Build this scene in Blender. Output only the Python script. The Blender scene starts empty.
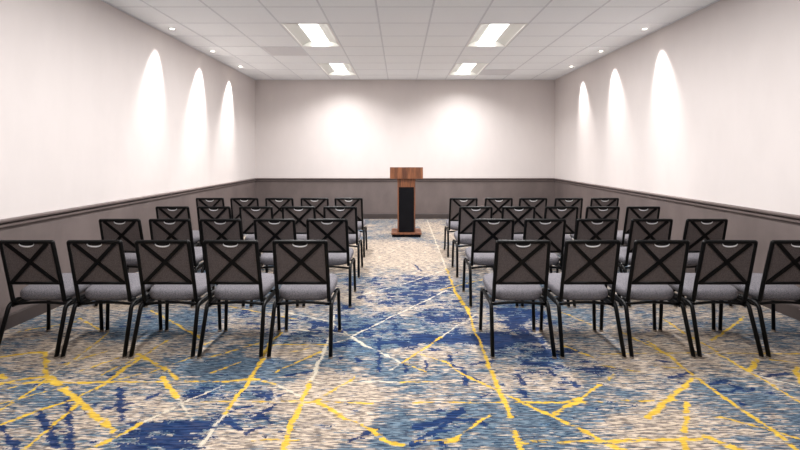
import bpy, bmesh, math, random
from mathutils import Vector, Matrix

sc = bpy.context.scene
COL = sc.collection
PI = math.pi
random.seed(4)

# ------------------------------------------------------------------ room sizes (metres)
XL, XR = -3.31, 3.54          # side walls
YB, YR = 10.52, -1.7          # wall behind the lectern, wall behind the camera
ZC = 3.186                    # ceiling
ZW = 0.855                    # top of the grey wainscot
CAMZ = 1.47
DIFF, SPOT, EXPO, AREA = 1.0, 36.0, 2.55, 15.6
FPX = 460.0                   # focal length in pixels of an 800 px wide frame

# ------------------------------------------------------------------ helpers
def lin(r, g, b):
    def f(v):
        v /= 255.0
        return v / 12.92 if v <= 0.04045 else ((v + 0.055) / 1.055) ** 2.4
    return (f(r), f(g), f(b), 1.0)

class NT:
    """small node-tree writer"""
    def __init__(s, tree):
        s.t = tree
    def n(s, kind, **kw):
        nd = s.t.nodes.new(kind)
        for k, v in kw.items():
            setattr(nd, k, v)
        return nd
    def l(s, a, b):
        s.t.links.new(a, b)
    def put(s, sock, v):
        if isinstance(v, bpy.types.NodeSocket):
            s.l(v, sock)
        else:
            sock.default_value = v
    def m(s, op, a, b=None, c=None, clamp=False):
        nd = s.n('ShaderNodeMath', operation=op, use_clamp=clamp)
        s.put(nd.inputs[0], a)
        if b is not None: s.put(nd.inputs[1], b)
        if c is not None: s.put(nd.inputs[2], c)
        return nd.outputs[0]
    def v(s, op, a, b=None):
        nd = s.n('ShaderNodeVectorMath', operation=op)
        s.put(nd.inputs[0], a)
        if b is not None:
            if op == 'SCALE': s.put(nd.inputs['Scale'], b)
            else: s.put(nd.inputs[1], b)
        return nd.outputs['Value'] if op in ('LENGTH', 'DOT_PRODUCT', 'DISTANCE') else nd.outputs['Vector']
    def noise(s, vec, scale, detail=2.0, rough=0.5):
        nd = s.n('ShaderNodeTexNoise')
        s.put(nd.inputs['Vector'], vec)
        nd.inputs['Scale'].default_value = scale
        nd.inputs['Detail'].default_value = detail
        nd.inputs['Roughness'].default_value = rough
        return nd.outputs['Fac']
    def smooth(s, v, lo, hi):
        nd = s.n('ShaderNodeMapRange', interpolation_type='SMOOTHSTEP', clamp=False)
        s.put(nd.inputs['Value'], v)
        s.put(nd.inputs['From Min'], lo)
        s.put(nd.inputs['From Max'], hi)
        return nd.outputs['Result']
    def mix(s, f, a, b):
        nd = s.n('ShaderNodeMix', data_type='RGBA')
        s.put(nd.inputs['Factor'], f)
        s.put(nd.inputs['A'] if False else nd.inputs[6], a)
        s.put(nd.inputs[7], b)
        return nd.outputs[2]

def new_mat(name, rgb, rough=0.6, metal=0.0, spec=0.5):
    m = bpy.data.materials.new(name)
    m.use_nodes = True
    b = m.node_tree.nodes['Principled BSDF']
    b.inputs['Base Color'].default_value = lin(*rgb)
    b.inputs['Roughness'].default_value = rough
    b.inputs['Metallic'].default_value = metal
    b.inputs['Specular IOR Level'].default_value = spec
    return m, NT(m.node_tree), b

def coords(N):
    return N.n('ShaderNodeTexCoord').outputs['Object']

def noisy_mat(name, rgb1, rgb2, scale, stretch=(1, 1, 1), rough=0.7, detail=4, bump=0.0, metal=0.0, spec=0.4):
    m, N, b = new_mat(name, rgb1, rough, metal, spec)
    p = N.v('MULTIPLY', coords(N), stretch)
    f = N.noise(p, scale, detail, 0.6)
    f2 = N.smooth(f, 0.32, 0.68)
    N.l(N.mix(f2, lin(*rgb1), lin(*rgb2)), b.inputs['Base Color'])
    if bump:
        bp = N.n('ShaderNodeBump')
        bp.inputs['Strength'].default_value = bump
        bp.inputs['Distance'].default_value = 0.003
        N.l(f, bp.inputs['Height'])
        N.l(bp.outputs['Normal'], b.inputs['Normal'])
    return m

def emit_mat(name, rgb, strength):
    m = bpy.data.materials.new(name)
    m.use_nodes = True
    N = NT(m.node_tree)
    m.node_tree.nodes.remove(m.node_tree.nodes['Principled BSDF'])
    e = N.n('ShaderNodeEmission')
    e.inputs['Color'].default_value = lin(*rgb)
    e.inputs['Strength'].default_value = strength
    N.l(e.outputs[0], m.node_tree.nodes['Material Output'].inputs['Surface'])
    return m

def obj(name, bm, mats, parent=None, smooth=False, bevel=0.0):
    me = bpy.data.meshes.new(name)
    bmesh.ops.recalc_face_normals(bm, faces=bm.faces)
    bm.to_mesh(me); bm.free()
    for m in (mats if isinstance(mats, (list, tuple)) else [mats]):
        me.materials.append(m)
    if smooth:
        for p in me.polygons: p.use_smooth = True
    o = bpy.data.objects.new(name, me)
    COL.objects.link(o)
    if parent: o.parent = parent
    if bevel:
        md = o.modifiers.new('bevel', 'BEVEL')
        md.width = bevel; md.segments = 2; md.limit_method = 'ANGLE'
    return o

def tag(o, label=None, cat=None, group=None, kind=None):
    if label: o['label'] = label
    if cat: o['category'] = cat
    if group: o['group'] = group
    if kind: o['kind'] = kind
    return o

def thing(name, label, cat, loc=(0, 0, 0), group=None):
    o = bpy.data.objects.new(name, None)
    o.empty_display_size = 0.1
    COL.objects.link(o)
    o.location = loc
    return tag(o, label, cat, group)

def box(bm, x0, x1, y0, y1, z0, z1, mi=0, mat=None):
    vs = [bm.verts.new((x, y, z)) for x in (x0, x1) for y in (y0, y1) for z in (z0, z1)]
    if mat is not None:
        for v in vs: v.co = mat @ v.co
    for f in ((0, 1, 3, 2), (4, 6, 7, 5), (0, 4, 5, 1), (2, 3, 7, 6), (0, 2, 6, 4), (1, 5, 7, 3)):
        fc = bm.faces.new([vs[i] for i in f]); fc.material_index = mi
    return vs

def fillet(pts, r, n=5):
    pts = [Vector(p) for p in pts]
    out = [pts[0]]
    for a, b, c in zip(pts, pts[1:], pts[2:]):
        d1, d2 = (a - b), (c - b)
        k = min(r, d1.length * 0.48, d2.length * 0.48)
        p0, p1 = b + d1.normalized() * k, b + d2.normalized() * k
        for i in range(n + 1):
            t = i / n
            out.append(p0 * (1 - t) ** 2 + b * 2 * t * (1 - t) + p1 * t * t)
    out.append(pts[-1])
    return out

def tube(bm, pts, r, seg=10, closed=False, flat=1.0):
    pts = [Vector(p) for p in pts]
    n = len(pts)
    rings = []
    prev = None
    for i, p in enumerate(pts):
        if closed:
            t = (pts[(i + 1) % n] - pts[i - 1]).normalized()
        else:
            t = (pts[min(i + 1, n - 1)] - pts[max(i - 1, 0)]).normalized()
        if prev is None:
            ref = Vector((1, 0, 0)) if abs(t.x) < 0.9 else Vector((0, 1, 0))
            u = (ref - t * ref.dot(t)).normalized()
        else:
            u = (prev - t * prev.dot(t)).normalized()
        prev = u
        w = t.cross(u)
        rings.append([bm.verts.new(p + (u * math.cos(a) + w * math.sin(a) * flat) * r)
                      for a in (2 * PI * k / seg for k in range(seg))])
    for i in range(n if closed else n - 1):
        A, B = rings[i], rings[(i + 1) % n]
        for k in range(seg):
            bm.faces.new((A[k], A[(k + 1) % seg], B[(k + 1) % seg], B[k]))
    if not closed:
        bm.faces.new(rings[0][::-1]); bm.faces.new(rings[-1])

def lathe(bm, prof, seg=24, c=(0, 0)):
    rings = []
    for r, z in prof:
        rings.append([bm.verts.new((c[0] + r * math.cos(2 * PI * k / seg), c[1] + r * math.sin(2 * PI * k / seg), z)) for k in range(seg)])
    for A, B in zip(rings, rings[1:]):
        for k in range(seg):
            bm.faces.new((A[k], A[(k + 1) % seg], B[(k + 1) % seg], B[k]))
    bm.faces.new(rings[0][::-1]); bm.faces.new(rings[-1])

def prism(bm, prof, axis, a, b, mi=0):
    """extrude a closed 2-D profile (p, q) along an axis from a to b"""
    def P(p, q, t):
        return (t, p, q) if axis == 'x' else ((p, t, q) if axis == 'y' else (p, q, t))
    A = [bm.verts.new(P(p, q, a)) for p, q in prof]
    B = [bm.verts.new(P(p, q, b)) for p, q in prof]
    n = len(prof)
    for i in range(n):
        bm.faces.new((A[i], A[(i + 1) % n], B[(i + 1) % n], B[i])).material_index = mi
    bm.faces.new(A[::-1]).material_index = mi
    bm.faces.new(B).material_index = mi

def copy_tree(o, parent=None):
    c = o.copy(); COL.objects.link(c); c.parent = parent
    for ch in list(o.children):
        copy_tree(ch, c)
    return c

# ------------------------------------------------------------------ carpet pattern (floor metres)
# stripes: colour, half width, x0, y0, x1, y1
STRIPES = [
    ('y',0.01,-2.573,2.959,-1.902,2.966), ('y',0.01,-1.902,2.966,-0.974,2.985), ('c',0.005,-0.969,2.972,0.0,2.972), ('y',0.007,0.0,2.972,0.207,2.972), 
    ('y',0.015,-2.562,2.946,-2.434,3.026), ('y',0.015,-2.434,3.026,-2.332,3.039), ('y',0.007,-2.497,2.871,-2.322,3.026), 
    ('y',0.009,-2.301,2.647,-2.293,2.835), ('y',0.009,-2.293,2.835,-2.322,3.026), ('y',0.015,-2.332,3.039,-2.644,3.407), 
    ('y',0.015,-2.644,3.407,-2.74,3.407), ('y',0.015,-2.74,3.407,-2.904,3.339), ('c',0.006,-2.332,3.039,-2.327,3.243), 
    ('c',0.006,-2.327,3.243,-2.34,3.587), ('y',0.0225,-2.332,3.039,-1.912,2.732), ('y',0.021,-1.912,2.732,-1.702,2.566), 
    ('y',0.021,-1.702,2.566,-1.531,2.446), ('y',0.013,-2.174,2.5,-2.075,2.636), ('y',0.013,-2.075,2.636,-1.964,2.754), 
    ('y',0.013,-1.964,2.754,-1.898,2.959), ('y',0.013,-1.898,2.959,-1.881,3.291), ('y',0.008,-1.881,3.291,-1.843,3.685), 
    ('y',0.012,-1.88,2.288,-1.888,2.481), ('y',0.012,-1.888,2.481,-1.905,2.721), ('y',0.011,-1.567,2.288,-1.488,2.377), 
    ('y',0.011,-1.488,2.377,-1.418,2.509), ('c',0.008,-1.418,2.509,-1.296,2.71), ('c',0.008,-1.296,2.71,-1.13,2.921), 
    ('y',0.013,-1.938,3.389,-1.603,3.138), ('y',0.013,-1.603,3.138,-1.383,2.959), ('y',0.017,-1.572,3.039,-1.358,2.777), 
    ('c',0.007,-1.358,2.777,-1.152,2.547), ('y',0.008,-2.186,3.095,-2.044,3.323), ('y',0.009,-1.913,3.109,-1.881,3.291), 
    ('y',0.006,-1.898,2.959,-1.741,3.081), ('y',0.015,-2.679,3.081,-2.593,3.012), ('y',0.015,-0.982,3.012,-0.994,3.291), 
    ('y',0.015,-0.994,3.291,-1.029,3.587), ('y',0.009,-1.029,3.587,-0.98,3.788), ('y',0.013,-0.982,3.012,-0.998,2.699), 
    ('y',0.013,-0.998,2.699,-0.995,2.616), ('c',0.011,-0.995,2.616,-1.009,2.32), ('y',0.012,-1.15,2.972,-0.982,3.012), 
    ('y',0.012,-0.982,3.012,-0.801,2.946), ('c',0.007,-0.801,2.946,-0.589,2.766), ('y',0.013,-0.493,2.732,-0.306,2.557), 
    ('y',0.006,-0.306,2.557,-0.149,2.454), ('y',0.013,-0.149,2.454,-0.077,2.352), ('y',0.013,-0.077,2.352,0.0,2.32), 
    ('c',0.01,-0.604,4.213,-0.569,3.685), ('c',0.01,-0.569,3.685,-0.582,2.972), ('y',0.015,-0.582,2.972,-0.593,2.754), 
    ('y',0.016,-0.593,2.754,-0.594,2.377), ('y',0.016,-0.594,2.377,-0.577,2.25), ('y',0.007,-1.188,2.732,-0.594,2.732), 
    ('y',0.007,-0.594,2.732,-0.166,2.721), ('y',0.006,-0.772,2.368,-0.528,2.36), ('y',0.013,-0.493,2.732,-0.433,2.847), 
    ('y',0.006,-0.433,2.847,-0.297,3.039), ('y',0.008,-0.845,3.109,-0.595,3.424), ('y',0.006,-1.394,3.323,-1.092,3.587), 
    ('y',0.008,-1.278,3.095,-1.133,3.259), ('y',0.006,-1.196,3.55,-0.579,3.55), ('c',0.01,-0.401,3.685,0.0,3.243), ('c',0.007,-0.53,3.587,-0.401,3.685), 
    ('c',0.008,-0.068,3.138,0.0,3.243), ('c',0.008,0.606,10.324,0.591,5.906), ('y',0.011,0.591,5.906,0.588,4.918), ('y',0.02,0.588,4.918,0.639,4.321), 
    ('y',0.009,0.639,4.321,0.621,3.81), ('y',0.009,0.621,3.81,0.62,3.356), ('y',0.014,0.62,3.356,0.613,2.999), ('y',0.015,0.613,2.999,0.614,2.566), 
    ('y',0.015,0.604,2.437,0.603,2.273), ('y',0.007,0.331,3.243,0.397,3.095), ('y',0.013,0.397,3.095,0.489,2.999), ('y',0.008,0.489,2.999,0.579,2.896), 
    ('y',0.008,0.579,2.896,0.689,2.754), ('y',0.014,0.689,2.754,0.846,2.596), ('y',0.013,0.846,2.596,1.03,2.368), ('y',0.02,1.019,2.368,1.112,2.273), 
    ('y',0.005,0.071,2.721,0.682,2.727), ('y',0.011,0.682,2.727,1.126,2.727), ('y',0.006,1.126,2.727,1.655,2.749), ('y',0.011,0.869,2.596,1.082,2.766), 
    ('y',0.017,0.978,2.678,1.082,2.766), ('y',0.009,1.082,2.766,1.433,3.067), ('y',0.01,0.014,3.243,0.322,3.705), ('y',0.008,0.014,3.243,0.169,3.109), 
    ('y',0.007,0.161,3.373,0.331,3.243), ('c',0.006,0.322,3.705,0.687,4.213), ('y',0.007,0.077,2.352,0.257,2.368), ('y',0.02,0.231,2.36,0.284,2.377), 
    ('y',0.006,0.257,2.368,0.508,2.596), ('y',0.011,0.624,2.352,1.023,2.352), ('y',0.013,1.026,2.36,1.555,2.368), ('y',0.014,1.698,2.721,1.473,2.385), 
    ('y',0.014,1.473,2.385,1.408,2.273), ('y',0.017,1.378,2.566,1.623,2.766), ('y',0.015,1.623,2.766,1.912,3.012), ('y',0.009,1.939,3.685,1.958,3.373), 
    ('y',0.012,1.958,3.373,1.949,3.039), ('y',0.012,1.949,3.039,1.952,2.721), ('y',0.013,1.952,2.721,1.985,2.454), ('y',0.013,1.985,2.454,1.967,2.273), 
    ('y',0.011,2.333,3.407,2.366,3.109), ('y',0.011,2.366,3.109,2.366,2.721), ('y',0.017,2.366,3.109,2.554,3.291), ('y',0.007,1.474,3.389,1.977,3.407), 
    ('y',0.007,1.977,3.407,2.947,3.389), ('y',0.006,1.772,3.197,1.933,3.152), ('y',0.009,1.764,2.576,1.902,2.5), ('y',0.009,1.902,2.5,2.067,2.377), 
    ('y',0.018,1.587,2.394,1.705,2.273), ('y',0.015,2.733,3.167,2.564,2.934), ('c',0.007,2.367,3.067,2.529,2.908), ('y',0.008,2.647,3.291,2.807,3.228), 
    ('y',0.011,2.459,3.626,3.112,4.161), ('y',0.009,2.352,4.161,2.335,3.81), ('y',0.009,2.335,3.81,2.359,3.424), ('y',0.01,1.822,3.81,1.95,3.424), 
    ('y',0.01,-2.886,4.136,-2.499,3.831), ('y',0.009,-2.332,3.212,-2.405,3.788), ('y',0.01,-3.18,3.81,-2.852,4.037), 
    ('c',0.008,-1.073,4.293,-0.614,4.037), ('c',0.008,-0.614,4.037,-0.293,3.55), ('c',0.008,-0.444,3.645,-0.116,4.111), 
    ('c',0.008,-0.116,4.111,0.51,4.99), ('c',0.007,-0.838,3.853,-0.366,3.746), ('y',0.008,0.434,4.99,1.22,5.612), ('y',0.006,-1.758,4.493,-0.888,4.086), 
    ('c',0.006,-0.606,4.647,0.0,5.182), ('c',0.006,0.0,5.182,0.573,5.855), ('y',0.009,-2.363,4.349,-1.602,3.685), ('y',0.007,1.493,4.293,1.695,3.897), 
    ('y',0.007,-2.0,3.067,-1.861,3.424), ('y',0.006,-2.374,3.212,-2.181,3.459), ('y',0.007,-1.69,3.109,-1.517,3.323), 
    ('y',0.006,-1.579,3.459,-1.466,3.645), ('y',0.007,1.235,3.55,1.431,3.291), ('y',0.006,1.39,3.197,1.622,3.109), ('y',0.006,-2.357,2.71,-2.14,2.896), 
    ('y',0.006,-0.819,3.424,-0.54,3.55), ('n',0.015,-2.0,2.754,-1.799,2.5), ('n',0.015,-1.799,2.5,-1.631,2.273), ('n',0.015,-2.067,2.626,-1.897,2.472), 
    ('n',0.015,-1.897,2.472,-1.723,2.304), ('n',0.013,-2.174,2.5,-2.033,2.385), ('n',0.013,-2.033,2.385,-1.897,2.273), 
    ('n',0.015,-1.725,2.823,-1.545,2.547), ('n',0.011,-1.704,2.657,-1.591,2.721), ('n',0.01,-1.783,2.908,-1.728,2.859), 
    ('n',0.015,-0.804,2.606,-0.731,2.547), ('n',0.015,-0.814,2.566,-0.739,2.699), ('n',0.014,-0.818,2.428,-0.709,2.509), 
    ('n',0.011,-1.001,2.586,-0.854,2.454), ('n',0.011,-0.761,2.777,-0.715,2.835), ('n',0.009,-0.982,2.626,-0.869,2.699), 
    ('n',0.015,-0.263,2.368,-0.129,2.472), ('n',0.025,0.097,2.481,0.268,2.566), ('n',0.025,0.268,2.566,0.351,2.647), ('n',0.015,0.061,2.32,0.204,2.472), 
    ('n',0.015,0.204,2.472,0.288,2.547), ('n',0.015,0.288,2.547,0.388,2.547), ('n',0.015,0.388,2.547,0.456,2.5), ('n',0.015,0.191,2.368,0.213,2.336), 
    ('n',0.01,0.485,2.788,0.54,2.823), ('n',0.012,0.462,3.039,0.522,2.999), ('n',0.012,0.417,3.197,0.417,3.095), ('n',0.012,0.417,3.095,0.423,2.946), 
    ('n',0.012,0.359,3.373,0.356,3.212), ('n',0.012,0.356,3.212,0.427,3.167), ('n',0.015,0.496,3.212,0.655,3.275), ('n',0.012,0.78,3.067,0.788,2.946), 
    ('n',0.015,0.752,2.859,0.758,2.788), ('n',0.012,1.824,3.291,1.918,3.243), ('n',0.015,1.776,3.026,1.951,3.095), ('n',0.01,1.758,2.972,1.858,2.946), 
    ('n',0.01,1.977,2.934,2.081,2.972), ('n',0.01,2.081,2.972,2.128,2.896), ('n',0.01,2.128,2.896,2.046,2.835), ('n',0.01,2.046,2.835,1.964,2.859), 
    ('n',0.01,2.216,2.896,2.188,2.859), ('n',0.012,2.368,3.026,2.585,3.081), ('n',0.01,2.019,2.732,2.007,2.699), ('n',0.01,-0.176,3.685,-0.142,3.109), 
    ('n',0.01,-0.318,3.323,-0.29,3.259), ('n',0.009,-0.436,3.339,-0.437,3.243), ('n',0.01,0.028,3.243,0.041,3.109), ('n',0.01,0.178,3.275,0.178,3.152), 
    ('n',0.01,1.01,3.138,1.022,3.053), ('n',0.01,1.113,2.959,1.125,2.908), ('n',0.01,0.953,2.884,1.03,2.871), ('n',0.011,-1.533,2.766,-1.479,2.835), 
    ('n',0.01,0.186,6.119,0.275,5.755), ('n',0.01,-0.75,3.053,-0.608,3.109), 
]
NAVY = [
    (-1.511,4.213,0.366,0.37,0.3), (-0.932,3.897,0.424,0.362,0.28), (-0.251,3.853,0.419,0.445,0.15), (-2.194,4.037,0.351,0.242,0.2), 
    (2.194,4.037,0.351,0.291,0.15), (1.377,3.167,0.207,0.149,0.25), (-1.018,2.754,0.269,0.249,0.22), (0.921,3.026,0.197,0.163,0.25), 
    (-0.056,5.182,0.563,0.562,0.15), (-1.227,2.402,0.261,0.172,0.9), (-1.222,2.884,0.125,0.111,0.5), (-0.897,2.5,0.207,0.148,0.15), 
    (-1.247,2.732,0.154,0.111,0.2), (-1.655,2.699,0.082,0.151,0.15), (-1.793,2.5,0.027,0.262,0.25), (-1.884,2.454,0.032,0.161,0.2), 
    (-2.018,2.368,0.051,0.133,0.2), (0.273,2.509,0.164,0.084,0.3), (0.131,2.402,0.115,0.077,0.3), (0.226,2.596,0.079,0.07,0.25), 
    (0.558,3.665,0.558,0.119,0.75), (1.099,4.213,0.275,0.37,0.55), (0.428,4.187,0.273,0.208,0.4), (0.94,3.459,0.338,0.431,0.35), 
    (1.24,3.259,0.227,0.317,0.25), (0.346,5.304,0.3,0.376,0.35), (0.202,4.647,0.263,0.289,0.3), (-0.046,4.187,0.364,0.473,0.0), 
    (0.039,3.55,0.347,0.149,0.2), (0.489,3.212,0.314,0.153,0.0), (1.872,3.053,0.08,0.097,0.15), (2.027,2.896,0.139,0.099,0.12), 
    (2.533,3.067,0.16,0.139,0.1), (-0.273,6.29,0.684,0.833,0.0), (-0.948,3.966,0.431,0.328,0.0), (-1.607,4.349,0.331,0.338,0.0), 
    (0.399,6.119,0.333,0.333,0.1), (1.421,4.086,0.178,0.248,0.2), (-0.897,2.847,0.217,0.072,0.2), (-0.133,2.454,0.053,0.053,0.25), 
]
TONES = [
    (-0.367,2.812,0.336,0.356,0.8), (1.413,2.5,0.326,0.281,0.35), (-0.695,2.368,0.36,0.116,0.6), (1.717,3.291,0.429,0.225,0.4), 
    (-2.419,3.373,0.513,0.237,0.5), (-1.88,3.459,0.451,0.177,0.35), (0.765,2.934,0.383,0.179,0.25), (-1.751,2.368,0.463,0.252,-0.15), 
    (-1.16,3.138,0.409,0.205,-0.5), (0.427,2.454,0.587,0.225,-0.35), (1.916,2.754,0.359,0.226,-0.35), (-0.215,3.291,0.322,0.356,-0.5), 
    (-0.055,2.547,0.111,0.292,-0.5), (1.138,2.754,0.419,0.203,-0.3), (-2.078,2.812,0.367,0.141,-0.4), (-0.293,6.728,1.17,1.099,0.8), 
    (-1.234,9.457,0.452,1.349,-0.9), (-1.891,7.909,1.032,0.938,0.5), (0.759,8.725,0.379,0.91,0.5), (-0.819,3.424,0.298,0.139,0.6), 
    (0.149,3.424,0.298,0.104,0.5), (-2.132,4.086,0.533,0.348,-0.4), (-0.772,3.55,0.463,0.262,-0.3), (2.238,3.55,0.54,0.187,0.3), 
]

def carpet_material():
    m, N, b = new_mat('woven_carpet', (180, 165, 150), 0.95, 0.0, 0.1)
    P0 = coords(N)
    # woven grain: snap the pattern to little stitches
    P = N.v('SNAP', P0, (0.009, 0.006, 1.0))
    wob = N.n('ShaderNodeTexNoise'); N.l(N.v('MULTIPLY', P, (5, 60, 1)), wob.inputs['Vector']); wob.inputs['Scale'].default_value = 1.0
    wob2 = N.n('ShaderNodeTexNoise'); N.l(P, wob2.inputs['Vector']); wob2.inputs['Scale'].default_value = 7.0; wob2.inputs['Detail'].default_value = 3
    off = N.v('SCALE', N.v('SUBTRACT', wob.outputs['Color'], (0.5, 0.5, 0.5)), 0.03)
    off2 = N.v('SCALE', N.v('SUBTRACT', wob2.outputs['Color'], (0.5, 0.5, 0.5)), 0.05)
    Q = N.v('MULTIPLY', N.v('ADD', N.v('ADD', P, off), off2), (1, 1, 0))

    def stripes(colour):
        acc = None
        for c, w, x0, y0, x1, y1 in STRIPES:
            if c != colour: continue
            d = (x1 - x0, y1 - y0, 0)
            inv = 1.0 / max(1e-6, d[0] ** 2 + d[1] ** 2)
            pa = N.v('SUBTRACT', Q, (x0, y0, 0))
            h = N.m('MINIMUM', N.m('MAXIMUM', N.m('MULTIPLY', N.v('DOT_PRODUCT', pa, d), inv), 0.0), 1.0)
            nd = N.n('ShaderNodeVectorMath', operation='SCALE')
            nd.inputs[0].default_value = d
            N.l(h, nd.inputs['Scale'])
            dist = N.m('SUBTRACT', N.v('DISTANCE', pa, nd.outputs['Vector']), w)
            acc = dist if acc is None else N.m('MINIMUM', acc, dist)
        return acc
    def blobs(lst):
        acc = None
        for x, y, rx, ry, a in lst:
            if a == 0: continue
            r = N.v('LENGTH', N.v('MULTIPLY', N.v('SUBTRACT', Q, (x, y, 0)), (1 / rx, 1 / ry, 0)))
            f = N.m('MULTIPLY', N.smooth(r, 1.35, 0.45), a)
            acc = f if acc is None else N.m('ADD', acc, f)
        return acc
    # ground: beige and slate-blue drifts, streaked along the weft
    px = N.v('DOT_PRODUCT', P, (1, 0, 0)); py = N.v('DOT_PRODUCT', P, (0, 1, 0))
    drift = N.noise(N.v('MULTIPLY', P, (0.9, 1.3, 1)), 1.1, 4, 0.6)
    s1 = N.noise(N.v('MULTIPLY', P, (6, 78, 1)), 1.0, 3, 0.6)
    s2 = N.noise(N.v('MULTIPLY', P, (15, 100, 1)), 1.0, 2, 0.6)
    s3 = N.noise(N.v('MULTIPLY', P, (6, 22, 1)), 1.0, 4, 0.7)
    s4 = N.noise(N.v('MULTIPLY', N.v('ADD', P, (31.0, 7.0, 0)), (5, 110, 1)), 1.0, 2, 0.6)
    fld = N.m('ADD', N.m('MULTIPLY', N.m('SUBTRACT', drift, 0.5), 2.4), blobs(TONES))
    fld = N.m('ADD', fld, N.m('MULTIPLY', N.m('SUBTRACT', s1, 0.5), 3.4))
    fld = N.m('ADD', fld, N.m('MULTIPLY', N.m('SUBTRACT', s3, 0.5), 2.4))
    beige_f = N.smooth(fld, -0.20, 0.16)
    beige = N.mix(N.smooth(s2, 0.38, 0.60), lin(*BEIGE_D), lin(*BEIGE_L))
    blue = N.mix(N.smooth(s2, 0.38, 0.62), lin(*BLUE_D), lin(*BLUE_L))
    ground = N.mix(beige_f, blue, beige)
    grey_f = N.m('MULTIPLY', N.smooth(s4, 0.52, 0.62), 0.62)
    ground = N.mix(grey_f, ground, lin(70, 70, 79))
    # navy brush marks
    nb = N.noise(N.v('MULTIPLY', P, (3.0, 4.6, 1)), 1.5, 8, 0.72)
    nav = N.m('ADD', blobs(NAVY), N.m('MULTIPLY', N.m('SUBTRACT', nb, 0.5), 3.4))
    aisle = N.m('MULTIPLY', N.m('MULTIPLY', N.smooth(N.m('ABSOLUTE', N.m('SUBTRACT', px, 0.1)), 1.5, 0.5),
                N.smooth(py, 3.1, 3.8)), N.smooth(py, 6.1, 5.2))
    nav = N.m('ADD', nav, N.m('MULTIPLY', aisle, 0.30))
    nav = N.m('SUBTRACT', nav, N.m('MULTIPLY', N.smooth(py, 5.4, 6.4), 0.25))
    nav = N.m('ADD', nav, N.m('MULTIPLY', N.m('SUBTRACT', s3, 0.5), 2.3))
    navy_f = N.smooth(nav, 0.52, 0.57)
    strokes = N.m('ADD', stripes('n'), N.m('MULTIPLY', N.m('SUBTRACT', s3, 0.5), 0.11))
    navy_f = N.m('MAXIMUM', navy_f, N.smooth(strokes, 0.006, -0.002))
    navy = N.mix(N.smooth(s1, 0.35, 0.7), lin(*NAVY_D), lin(*NAVY_L))
    teal_f = N.m('MULTIPLY', N.smooth(nav, 0.28, 0.5), N.smooth(s1, 0.42, 0.58))
    ground = N.mix(N.m('MULTIPLY', teal_f, 0.38), ground, lin(70, 116, 150))
    ground = N.mix(N.m('MULTIPLY', navy_f, 0.93), ground, navy)
    # stripes of uneven width, worn here and there
    wn = N.noise(N.v('MULTIPLY', P, (13, 17, 1)), 1.0, 4, 0.68)
    wear = N.smooth(N.noise(N.v('MULTIPLY', P, (8, 16, 1)), 1.0, 3, 0.6), 0.36, 0.45)
    uneven = N.m('MULTIPLY', N.m('SUBTRACT', wn, 0.46), 0.05)
    yf = N.m('MULTIPLY', N.smooth(N.m('ADD', stripes('y'), uneven), 0.006, -0.003), wear)
    cf = N.m('MULTIPLY', N.smooth(N.m('ADD', stripes('c'), uneven), 0.006, -0.003), wear)
    yel = N.mix(N.smooth(s2, 0.3, 0.7), lin(*YEL_D), lin(*YEL_L))
    ground = N.mix(N.m('MULTIPLY', cf, 0.85), ground, lin(194, 185, 167))
    ground = N.mix(N.m('MULTIPLY', yf, 0.92), ground, yel)
    N.l(ground, b.inputs['Base Color'])
    bp = N.n('ShaderNodeBump'); bp.inputs['Strength'].default_value = 0.25; bp.inputs['Distance'].default_value = 0.003
    N.l(s2, bp.inputs['Height']); N.l(bp.outputs['Normal'], b.inputs['Normal'])
    return m

BEIGE_L, BEIGE_D = (190, 174, 156), (108, 98, 91)
BLUE_L, BLUE_D = (100, 116, 129), (36, 55, 75)
NAVY_L, NAVY_D = (21, 53, 98), (10, 25, 62)
YEL_L, YEL_D = (212, 178, 58), (178, 142, 46)

# ------------------------------------------------------------------ materials
M = {}
M['carpet'] = carpet_material()
M['wall'] = noisy_mat('painted_wallcovering', (203, 196, 194), (206, 199, 197), 3.0, (1, 1, 0.4), 0.85, bump=0.02)
M['wainscot'] = noisy_mat('grey_wainscot', (94, 84, 82), (106, 95, 93), 2.2, (1, 1, 0.6), 0.6, detail=6, bump=0.05)
M['rail'] = noisy_mat('grey_moulding_paint', (94, 83, 81), (102, 91, 89), 4.0, rough=0.45)
M['baseboard'] = noisy_mat('dark_baseboard', (58, 50, 49), (65, 57, 55), 4.0, rough=0.5)
M['tile'] = noisy_mat('acoustic_tile', (247, 251, 254), (251, 254, 255), 90.0, rough=0.95, detail=2, bump=0.1, spec=0.1)
M['tbar'] = new_mat('ceiling_grid_metal', (222, 226, 230), 0.6)[0]
M['vent'] = noisy_mat('perforated_grey_panel', (222, 223, 226), (229, 230, 232), 60.0, rough=0.8)
M['white_metal'] = new_mat('white_enamel', (238, 238, 236), 0.4)[0]
M['reflector'] = new_mat('satin_reflector', (196, 196, 192), 0.5)[0]
M['diffuser'] = emit_mat('lit_diffuser', (255, 250, 243), DIFF)
M['lens'] = emit_mat('lit_lens', (255, 246, 232), 2.0)
M['steel'] = new_mat('black_powder_coat', (5, 5, 6), 0.42, 0.0, 0.18)[0]
M['seat'] = noisy_mat('heather_grey_fabric', (84, 82, 87), (122, 119, 124), 160.0, rough=0.95, detail=2, bump=0.15, spec=0.1)
M['back'] = noisy_mat('charcoal_taupe_fabric', (78, 71, 70), (101, 92, 91), 170.0, rough=0.9, detail=2, bump=0.15, spec=0.2)
M['chrome'] = new_mat('pale_grey_rim', (226, 226, 228), 0.35)[0]
M['recess_shade'] = new_mat('painted_recess_shade', (16, 15, 16), 0.8)[0]  # near-black colour stands in for shade inside the hand hold
M['glide'] = new_mat('grey_plastic', (120, 108, 96), 0.5)[0]
M['black_panel'] = noisy_mat('black_laminate', (9, 9, 13), (13, 13, 17), 6.0, rough=0.55, spec=0.1)
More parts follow.
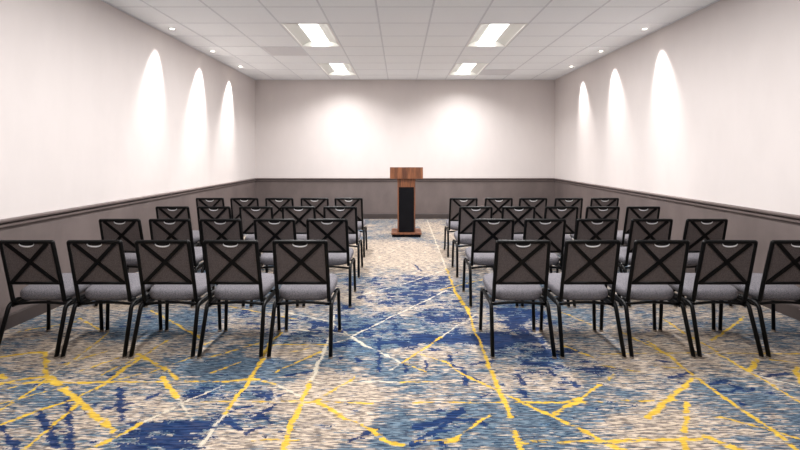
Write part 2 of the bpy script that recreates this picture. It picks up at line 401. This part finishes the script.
def wood():
    m, N, b = new_mat('reddish_wood_grain', (120, 70, 45), 0.42)
    p = N.v('MULTIPLY', coords(N), (26, 26, 2.0))
    f = N.noise(p, 1.0, 5, 0.65)
    f2 = N.noise(N.v('MULTIPLY', coords(N), (90, 90, 5)), 1.0, 3, 0.6)
    c = N.mix(N.smooth(f, 0.3, 0.7), lin(74, 40, 24), lin(132, 82, 52))
    c = N.mix(N.m('MULTIPLY', N.smooth(f2, 0.5, 0.7), 0.5), c, lin(66, 34, 22))
    N.l(c, b.inputs['Base Color'])
    return m
M['wood'] = wood()

# ------------------------------------------------------------------ setting
def struct(name, bm, mats, **k):
    return tag(obj(name, bm, mats, **k), kind='structure')

bm = bmesh.new(); box(bm, XL - 0.1, XR + 0.1, YR - 0.1, YB + 0.1, -0.1, 0.0)
struct('floor', bm, M['carpet'])

def wall(name, x0, x1, y0, y1):
    bm = bmesh.new()
    box(bm, x0, x1, y0, y1, ZW, ZC + 0.25, 0)
    box(bm, x0, x1, y0, y1, 0.0, ZW, 1)
    return struct(name, bm, [M['wall'], M['wainscot']])
wall('wall_left', XL - 0.12, XL, YR - 0.12, YB + 0.12)
wall('wall_right', XR, XR + 0.12, YR - 0.12, YB + 0.12)
wall('wall_back', XL, XR, YB, YB + 0.12)
wall('wall_rear', XL, XR, YR - 0.12, YR)

RAIL = [(0, 0.850), (0.004, 0.850), (0.006, 0.860), (0.024, 0.864), (0.028, 0.870), (0.028, 0.886), (0.022, 0.890), (0.006, 0.892), (0.006, 0.900),
        (0.040, 0.904), (0.048, 0.910), (0.050, 0.922), (0.042, 0.930), (0, 0.932)]
BASE = [(0, 0), (0.014, 0), (0.014, 0.105), (0.009, 0.118), (0, 0.120)]
def runs(prof, names, mat):
    for nm, side in names:
        bm = bmesh.new()
        if side == 'l': prism(bm, [(XL + p, q) for p, q in prof], 'y', YR, YB)
        if side == 'r': prism(bm, [(XR - p, q) for p, q in prof], 'y', YR, YB)
        if side == 'b': prism(bm, [(YB - p, q) for p, q in prof], 'x', XL, XR)
        if side == 'f': prism(bm, [(YR + p, q) for p, q in prof], 'x', XL, XR)
        struct(nm, bm, mat)
runs(RAIL, (('trim_1', 'l'), ('trim_2', 'b'), ('trim_3', 'r'), ('trim_4', 'f')), M['rail'])
runs(BASE, (('baseboard_left', 'l'), ('baseboard_back', 'b'), ('baseboard_right', 'r'), ('baseboard_rear', 'f')), M['baseboard'])

# ceiling: lay-in tiles in a metal grid, with openings where fixtures sit
TX, TY = 0.652, 0.655
GX = [-1.575 + TX * k for k in range(-3, 9)]
GY = [6.0 + TY * k for k in range(-12, 8)]
xs = [XL] + [x for x in GX if XL + 0.03 < x < XR - 0.03] + [XR]
ys = [YR] + [y for y in GY if YR + 0.03 < y < YB - 0.03] + [YB]
LIGHTS = [(-1.575, 6.0), (1.033, 6.0), (-1.575, 6.0 + 4 * TY), (1.033, 6.0 + 4 * TY),
          (-1.575, 6.0 - 4 * TY), (1.033, 6.0 - 4 * TY), (-1.575, 6.0 - 8 * TY), (1.033, 6.0 - 8 * TY)]  # these unseen pairs continue the grid, added to light the room
VENTS = [(-1.575 - TX, 6.0 + 2 * TY), (1.685, 6.0 + 5 * TY)]
def hole(x, y):
    for lx, ly in LIGHTS:
        if abs(x - lx - TX / 2) < 0.3 and ly < y < ly + 2 * TY: return True
    for lx, ly in VENTS:
        if abs(x - lx - TX / 2) < 0.3 and ly < y < ly + TY: return True
    return False
bm = bmesh.new()
for a, b_ in zip(xs, xs[1:]):
    for c, d in zip(ys, ys[1:]):
        if hole((a + b_) / 2, (c + d) / 2): continue
        box(bm, a, b_, c, d, ZC, ZC + 0.02, 0)
for x in xs[1:-1]:
    box(bm, x - 0.011, x + 0.011, YR, YB, ZC - 0.004, ZC + 0.03, 1)
for y in ys[1:-1]:
    for a, b_ in zip(xs, xs[1:]):
        inside = any(abs((a + b_) / 2 - lx - TX / 2) < 0.3 and ly + 0.05 < y < ly + 2 * TY - 0.05 for lx, ly in LIGHTS)
        if not inside:
            box(bm, a + 0.011, b_ - 0.011, y - 0.008, y + 0.008, ZC - 0.003, ZC + 0.03, 1)
struct('ceiling', bm, [M['tile'], M['tbar']])
# wall angle round the ceiling edge
bm = bmesh.new()
for a in ((XL, XL + 0.022, YR, YB), (XR - 0.022, XR, YR, YB), (XL + 0.022, XR - 0.022, YB - 0.022, YB), (XL + 0.022, XR - 0.022, YR, YR + 0.022)):
    box(bm, *a, ZC - 0.012, ZC - 0.004)
struct('trim_5', bm, M['tbar'])

# ------------------------------------------------------------------ ceiling lights
def make_light():
    t = thing('ceiling_light', 'x', 'ceiling light', (0, 0, ZC), 'recessed ceiling lights in the tile grid')
    w, l = TX / 2 - 0.012, TY - 0.012
    bm = bmesh.new()
    for a in ((-w, -w + 0.022, -l, l), (w - 0.022, w, -l, l), (-w + 0.022, w - 0.022, -l, -l + 0.022), (-w + 0.022, w - 0.022, l - 0.022, l)):
        box(bm, *a, -0.006, 0.012)
    obj('frame', bm, M['white_metal'], t)
    bm = bmesh.new()                                   # closed housing above the tiles
    box(bm, -w, w, -l, l, 0.135, 0.14)
    for a in ((-w, -w + 0.005, -l, l), (w - 0.005, w, -l, l), (-w + 0.005, w - 0.005, -l, -l + 0.005), (-w + 0.005, w - 0.005, l - 0.005, l)):
        box(bm, *a, 0.012, 0.135)
    obj('housing', bm, M['white_metal'], t)
    for s in (-1, 1):                                  # curved side reflectors
        bm = bmesh.new()
        n = 10
        prof = []
        for i in range(n + 1):
            u = i / n
            x = (w - 0.022) - (w - 0.022 - 0.115) * u
            z = 0.004 + 0.062 * math.sin(u * PI * 0.62)
            prof.append((x, z))
        for (xa, za), (xb, zb) in zip(prof, prof[1:]):
            vs = [bm.verts.new((s * xa, -l + 0.022, za)), bm.verts.new((s * xb, -l + 0.022, zb)),
                  bm.verts.new((s * xb, l - 0.022, zb)), bm.verts.new((s * xa, l - 0.022, za))]
            bm.faces.new(vs)
        bmesh.ops.remove_doubles(bm, verts=bm.verts, dist=1e-5)
        obj('reflector', bm, M['reflector'], t, smooth=True)
    bm = bmesh.new()                                   # rounded centre lens
    n = 10
    A, B = [], []
    for i in range(n + 1):
        u = -1 + 2 * i / n
        x = 0.128 * u; z = 0.062 - 0.058 * math.sqrt(max(0, 1 - u * u * 0.98))
        A.append(bm.verts.new((x, -l + 0.024, z))); B.append(bm.verts.new((x, l - 0.024, z)))
    for i in range(n):
        bm.faces.new((A[i], A[i + 1], B[i + 1], B[i]))
    bm.faces.new(A); bm.faces.new(B[::-1])
    obj('diffuser', bm, M['diffuser'], t, smooth=False)
    L = bpy.data.lights.new('fluorescent_lamp', 'AREA')
    L.shape = 'RECTANGLE'; L.size = 0.24; L.size_y = 2 * l - 0.06
    L.energy = AREA; L.color = (1.0, 0.985, 0.975); L.spread = math.radians(180)
    lo = bpy.data.objects.new('fluorescent_lamp', L); COL.objects.link(lo)
    lo.parent = t; lo.location = (0, 0, -0.003)
    return t
lab = ['recessed ceiling light in the nearer pair, on the left', 'recessed ceiling light in the nearer pair, on the right',
       'small-looking recessed ceiling light close to the end wall, on the left', 'small-looking recessed ceiling light close to the end wall, on the right']
lt = make_light()
for i, (x, y) in enumerate(LIGHTS):
    o = lt if i == 0 else copy_tree(lt)
    o.location = (x + TX / 2, y + TY, ZC)
    for ch in o.children:                              # the outermost pairs are dimmed
        if ch.type == 'LIGHT' and i in (2, 3, 6, 7):
            ch.data = ch.data.copy(); ch.data.energy = AREA * (0.62 if i < 4 else 0.6)
            if i < 4: ch.data.spread = math.radians(140)
    o['label'] = lab[i] if i < 4 else 'added recessed ceiling light overhead, out of view'

# ceiling vents
def make_vent():
    t = thing('ceiling_vent', 'x', 'vent', (0, 0, ZC), 'flat grey vents in the ceiling')
    w = TX / 2 - 0.012
    bm = bmesh.new()
    for a in ((-w, -w + 0.02, -w, w), (w - 0.02, w, -w, w), (-w + 0.02, w - 0.02, -w, -w + 0.02), (-w + 0.02, w - 0.02, w - 0.02, w)):
        box(bm, *a, -0.005, 0.012)
    obj('frame', bm, M['vent'], t)
    bm = bmesh.new()
    box(bm, -w + 0.02, w - 0.02, -w + 0.02, w - 0.02, 0.0, 0.012)
    obj('panel', bm, M['vent'], t)
    return t
vt = make_vent()
for i, (x, y) in enumerate(VENTS):
    o = vt if i == 0 else copy_tree(vt)
    o.location = (x + TX / 2, y + TY / 2, ZC)
    o['label'] = ('flat grey square vent beside the nearer left ceiling light', 'flat grey square vent near the end wall, beside the right ceiling light')[i]

# downlights washing the side walls
def make_downlight():
    t = thing('downlight', 'x', 'downlight', (0, 0, ZC), 'round downlights along the side walls')
    bm = bmesh.new()
    pr = [(0.030, -0.001), (0.031, -0.003), (0.044, -0.005), (0.049, -0.003), (0.050, 0.0), (0.030, 0.0)]
    rings = []
    for r, z in pr:
        rings.append([bm.verts.new((r * math.cos(2 * PI * k / 28), r * math.sin(2 * PI * k / 28), z)) for k in range(28)])
    for A, B in zip(rings, rings[1:] + rings[:1]):
        for k in range(28):
            bm.faces.new((A[k], A[(k + 1) % 28], B[(k + 1) % 28], B[k]))
    obj('trim_ring', bm, M['reflector'], t, smooth=True)
    bm = bmesh.new(); lathe(bm, [(0.0305, -0.0004), (0.0305, -0.002), (0.02, -0.0028)], 24)
    obj('lens', bm, M['lens'], t)
    return t
dl = make_downlight()
k = 0
for side, x in (('left', XL + 0.20), ('right', XR - 0.20)):
    for j, y in enumerate((6.28, 7.64, 8.96)):
        o = dl if k == 0 else copy_tree(dl)
        o.location = (x, y, ZC)
        o['label'] = 'small round downlight above the %s wall, %s' % (side, ('nearest of three', 'middle one of three', 'farthest, next to the end wall corner')[j])
        L = bpy.data.lights.new('downlight_beam', 'SPOT')
        L.energy = SPOT; L.color = (1.0, 0.96, 0.92)
        L.spot_size = math.radians(48); L.spot_blend = 1.0; L.shadow_soft_size = 0.03
        lo = bpy.data.objects.new('downlight_beam', L); COL.objects.link(lo)
        lo.parent = o
        lo.location = (0, 0, -0.02)
        lo.rotation_euler = (-math.radians(7), math.radians(11) * (1 if side == 'left' else -1), 0)
        k += 1

# ------------------------------------------------------------------ chair
Y0 = 0.25                     # footprint centre behind the rear feet
def cv(x, y, z): return Vector((x, y - Y0, z))
BT, BB = cv(0, 0.010, 0.838), cv(0, 0.092, 0.512)      # centre line of the back, top and bottom
def bp(u, t, n=0.0):
    """point on the back: u across, t 0 bottom .. 1 top, n towards the sitter"""
    ax = (BT - BB); nrm = Vector((0, ax.z, -ax.y)).normalized()
    p = BB + ax * t + nrm * n
    return Vector((u, p.y, p.z))
def make_chair():
    t = thing('banquet_chair', 'x', 'chair', (0, 0, 0), 'black banquet chairs set in rows')
    # seat cushion: rounded slab, slightly domed, a little higher at the front
    bm = bmesh.new()
    nx, ny = 14, 14
    def outline(a, k):
        # superellipse outline
        c, s = math.cos(a), math.sin(a)
        e = 2 / 4.2
        x = 0.212 * k * math.copysign(abs(c) ** e, c)
        y = 0.215 * k * math.copysign(abs(s) ** e, s)
        x *= 1.0 + 0.04 * (y / 0.215)
        return x, y
    lev = [(0.55, 0.366), (0.78, 0.374), (0.90, 0.384), (0.965, 0.398), (0.995, 0.415), (1.0, 0.432), (0.985, 0.447), (0.94, 0.458), (0.84, 0.464), (0.6, 0.469), (0.3, 0.472), (0.05, 0.473)]
    S = 44
    rings = []
    for kk, z in lev:
        ring = []
        for i in range(S):
            x, y = outline(2 * PI * i / S, kk)
            ring.append(bm.verts.new(cv(x, 0.345 + y, z + 0.018 * y / 0.215)))
        rings.append(ring)
    for A, B in zip(rings, rings[1:]):
        for i in range(S):
            bm.faces.new((A[i], A[(i + 1) % S], B[(i + 1) % S], B[i]))
    bm.faces.new(rings[0][::-1]); bm.faces.new(rings[-1])
    obj('seat', bm, M['seat'], t, smooth=True)
    # upholstered back panel
    bm = bmesh.new()
    def slab(h, t0, t1, n0, n1, nu=12):
        F, R = [], []
        tt = [0, .03, .12, .3, .5, .7, .88, .97, 1]
        for v in tt:
            fr, rr = [], []
            for i in range(nu + 1):
                u = -h + 2 * h * i / nu
                e = min(1, max(0, min(v, 1 - v)) / .12) ** .5 * min(1, max(0, 1 - abs(u) / h) / .1) ** .5
                fr.append(bm.verts.new(bp(u, t0 + (t1 - t0) * v, n0 + (n1 - n0) * e)))
                rr.append(bm.verts.new(bp(u, t0 + (t1 - t0) * v, -0.004)))
            F.append(fr); R.append(rr)
        for G_ in (F, R):
            for a, b2 in zip(G_, G_[1:]):
                for i in range(nu):
                    bm.faces.new((a[i], a[i + 1], b2[i + 1], b2[i]))
        for i in range(nu):
            bm.faces.new((F[0][i], F[0][i + 1], R[0][i + 1], R[0][i])); bm.faces.new((F[-1][i], F[-1][i + 1], R[-1][i + 1], R[-1][i]))
        for a in range(len(tt) - 1):
            for i in (0, nu):
                bm.faces.new((F[a][i], F[a + 1][i], R[a + 1][i], R[a][i]))
    slab(0.180, 0.02, 0.99, 0.006, 0.030)
    obj('backrest', bm, M['back'], t, smooth=False)
    # bent-tube back frame running down and forward under the seat
    bm = bmesh.new()
    pts = []
    for s in (-1, 1):
        side = [cv(s * 0.192, 0.185, 0.374), cv(s * 0.192, 0.122, 0.378), bp(s * 0.192, 0.0, 0.0), bp(s * 0.187, 1.0, 0.0)]
        pts += side if s < 0 else side[::-1]
    tube(bm, fillet(pts, 0.006, 3), 0.0145, 8)
    tube(bm, [bp(-0.187, 0.02), bp(0.187, 0.02)], 0.013, 8)
    obj('back_frame', bm, M['steel'], t, smooth=True)
    # the two crossed flat bars on the rear face
    for s in (-1, 1):
        bm = bmesh.new()
        a, b2 = bp(-s * 0.170, 0.03, -0.007), bp(s * 0.150, 0.975, -0.007)
        d = (b2 - a); ln = d.length; d.normalize()
        ax = (BT - BB); nrm = Vector((0, ax.z, -ax.y)).normalized()
        side = d.cross(nrm).normalized()
        R = Matrix((side, d, nrm)).transposed().to_4x4()
        R.translation = a
        box(bm, -0.0135, 0.0135, 0, ln, -0.004 - 0.0008 * s, 0.003, mat=R)
        obj('cross_bar', bm, M['steel'], t)
    # hand hold at the top of the back, its hollow painted as shade
    bm = bmesh.new()
    na = 16
    def lip(k, dep, off):
        return [bp(0.054 * k * math.cos(a), 0.962 - dep * math.sin(a) ** 0.8, off) for a in (PI * i / na for i in range(na + 1))]
    up, lo_ = lip(0.93, 0.052, 0), lip(1.0, 0.085, 0)
    ax = (BT - BB); nrm = Vector((0, ax.z, -ax.y)).normalized()
    U0 = [bm.verts.new(p - nrm * 0.004) for p in up]; L0 = [bm.verts.new(p - nrm * 0.009) for p in lo_]
    U1 = [bm.verts.new(p + nrm * 0.004) for p in up]; L1 = [bm.verts.new(p - nrm * 0.002) for p in lo_]
    for i in range(na):
        for A, B in ((U0, L0), (L0, L1), (L1, U1), (U1, U0)):
            bm.faces.new((A[i], A[i + 1], B[i + 1], B[i]))
    for i in (0, na):
        bm.faces.new((U0[i], L0[i], L1[i], U1[i]))
    h = obj('handle', bm, M['chrome'], t, smooth=True)
    tag(h, 'pale metal hand hold rim')
    bm = bmesh.new()
    vs = [bm.verts.new(bp(0.048 * math.cos(a), 0.966 - 0.048 * math.sin(a), -0.0062)) for a in (PI * i / 14 for i in range(15))]
    f = bm.faces.new(vs)
    r = bmesh.ops.extrude_face_region(bm, geom=[f])
    ax = (BT - BB); nrm = Vector((0, ax.z, -ax.y)).normalized()
    for v in r['geom']:
        if isinstance(v, bmesh.types.BMVert): v.co += nrm * 0.003
    obj('hand_hold_shade', bm, M['recess_shade'], h)  # solid dark plate, shade of the hollow put into its colour
    # legs: front and rear leg of each side, joined by a rail under the seat
    for s in (-1, 1):
        bm = bmesh.new()
        tube(bm, fillet([cv(s * 0.223, 0.0, 0.008), cv(s * 0.211, 0.112, 0.355), cv(s * 0.211, 0.19, 0.362)], 0.05, 6), 0.0150, 9)
        lg = obj('leg', bm, M['steel'], t, smooth=True)
        bm = bmesh.new(); lathe(bm, [(0.0160, 0.0), (0.0165, 0.012), (0.015, 0.014)], 12, (s * 0.223, 0.0 - Y0 + 0.002))
        obj('glide', bm, M['glide'], lg)
        bm = bmesh.new()
        tube(bm, fillet([cv(s * 0.222, 0.507, 0.008), cv(s * 0.212, 0.500, 0.362), cv(s * 0.211, 0.40, 0.362)], 0.055, 6), 0.0142, 9)
        lg = obj('leg', bm, M['steel'], t, smooth=True)
        bm = bmesh.new(); lathe(bm, [(0.0160, 0.0), (0.0165, 0.012), (0.015, 0.014)], 12, (s * 0.222, 0.507 - Y0))
        obj('glide', bm, M['glide'], lg)
        bm = bmesh.new()
        tube(bm, [cv(s * 0.211, 0.185, 0.362), cv(s * 0.211, 0.405, 0.362)], 0.0125, 9)
        box(bm, s * 0.203 - 0.004, s * 0.203 + 0.004, 0.13 - Y0, 0.46 - Y0, 0.325, 0.360)
        obj('side_rail', bm, M['steel'], t)
    for y, dz in ((0.15, -0.012), (0.44, 0.0)):
        bm = bmesh.new()
        tube(bm, [cv(-0.208 + 0.416 * i / 10, y, 0.352 + dz + 0.016 * math.sin(PI * i / 10)) for i in range(11)], 0.0105, 8)
        obj('crossbar', bm, M['steel'], t, smooth=True)
    return t

ROWS = [
    (3.32, 'nearest row', (-2.703, -2.212, -1.719, -1.227, -0.724), (0.892, 1.396, 1.896, 2.388, 2.885)),
    (4.42, 'second row from the camera', (-2.700, -2.219, -1.731, -1.210, -0.703), (0.903, 1.400, 1.900, 2.427, 2.956)),
    (5.48, 'third row from the camera', (-2.717, -2.224, -1.721, -1.212, -0.715), (0.906, 1.418, 1.931, 2.424, 2.905)),
    (6.56, 'row closest to the lectern', (-2.717, -2.225, -1.726, -1.221, -0.735), (0.909, 1.412, 1.904, 2.414, 2.927)),
]
SEATS = ['at the aisle end', 'second from the aisle', 'third from the aisle', 'fourth from the aisle', 'at the wall end']
proto = make_chair()
first = True
for yr, rname, left, right in ROWS:
    for sname, lst in (('left', left[::-1]), ('right', right)):
        for x, pos in zip(lst, SEATS):
            o = proto if first else copy_tree(proto)
            first = False
            o.location = (x, yr + Y0, 0)
            o['label'] = 'black X-back chair %s, %s, %s block' % (pos, rname, sname)

# ------------------------------------------------------------------ lectern
t = thing('lectern', 'tall wooden lectern with black front panel standing before the end wall', 'lectern', (0.115, 8.42, 0))
bm = bmesh.new(); box(bm, -0.255, 0.255, -0.25, 0.25, 0.0, 0.048)
tag(obj('plinth', bm, M['black_panel'], t, bevel=0.004), 'black plinth')
bm = bmesh.new(); box(bm, -0.270, 0.270, -0.268, 0.268, 0.048, 0.075)
obj('base_board', bm, M['wood'], t, bevel=0.004)
bm = bmesh.new()
box(bm, -0.160, -0.138, -0.17, 0.19, 0.075, 1.0); box(bm, 0.138, 0.160, -0.17, 0.19, 0.075, 1.0)
box(bm, -0.138, 0.138, 0.165, 0.185, 0.075, 1.0)
box(bm, -0.138, 0.138, -0.17, 0.165, 0.885, 1.0)
obj('column', bm, M['wood'], t)
bm = bmesh.new(); box(bm, -0.137, 0.137, -0.165, -0.145, 0.076, 0.884)
tag(obj('front_panel', bm, M['black_panel'], t), 'black front panel')
bm = bmesh.new()
prism(bm, [(-0.215, 1.035), (0.235, 1.035), (0.235, 1.090), (0.215, 1.110), (-0.195, 1.243), (-0.215, 1.243)], 'x', -0.295, 0.295)
obj('reading_desk', bm, M['wood'], t, bevel=0.004)
bm = bmesh.new(); box(bm, -0.165, 0.165, -0.175, 0.20, 1.0, 1.035)
obj('neck_board', bm, M['wood'], t)

# ------------------------------------------------------------------ camera and view
cam = bpy.data.cameras.new('camera')
cam.sensor_width = 36.0
cam.lens = FPX / 800 * 36.0
cam.shift_y = -(225 - 154.5) / 800
cam.clip_start = 0.05
co = bpy.data.objects.new('camera', cam); COL.objects.link(co)
co.location = (0, 0, CAMZ); co.rotation_euler = (PI / 2, 0, 0)
sc.camera = co
w = bpy.data.worlds.new('world'); sc.world = w; w.use_nodes = True
w.node_tree.nodes['Background'].inputs['Color'].default_value = (0.8, 0.8, 0.8, 1)
w.node_tree.nodes['Background'].inputs['Strength'].default_value = 0.0
vs = sc.view_settings
vs.view_transform = 'Standard'; vs.look = 'None'; vs.gamma = 1.0; vs.use_curve_mapping = False
vs.exposure = EXPO
sc.cycles.max_bounces = 10; sc.cycles.diffuse_bounces = 8
sc.cycles.use_denoising = True
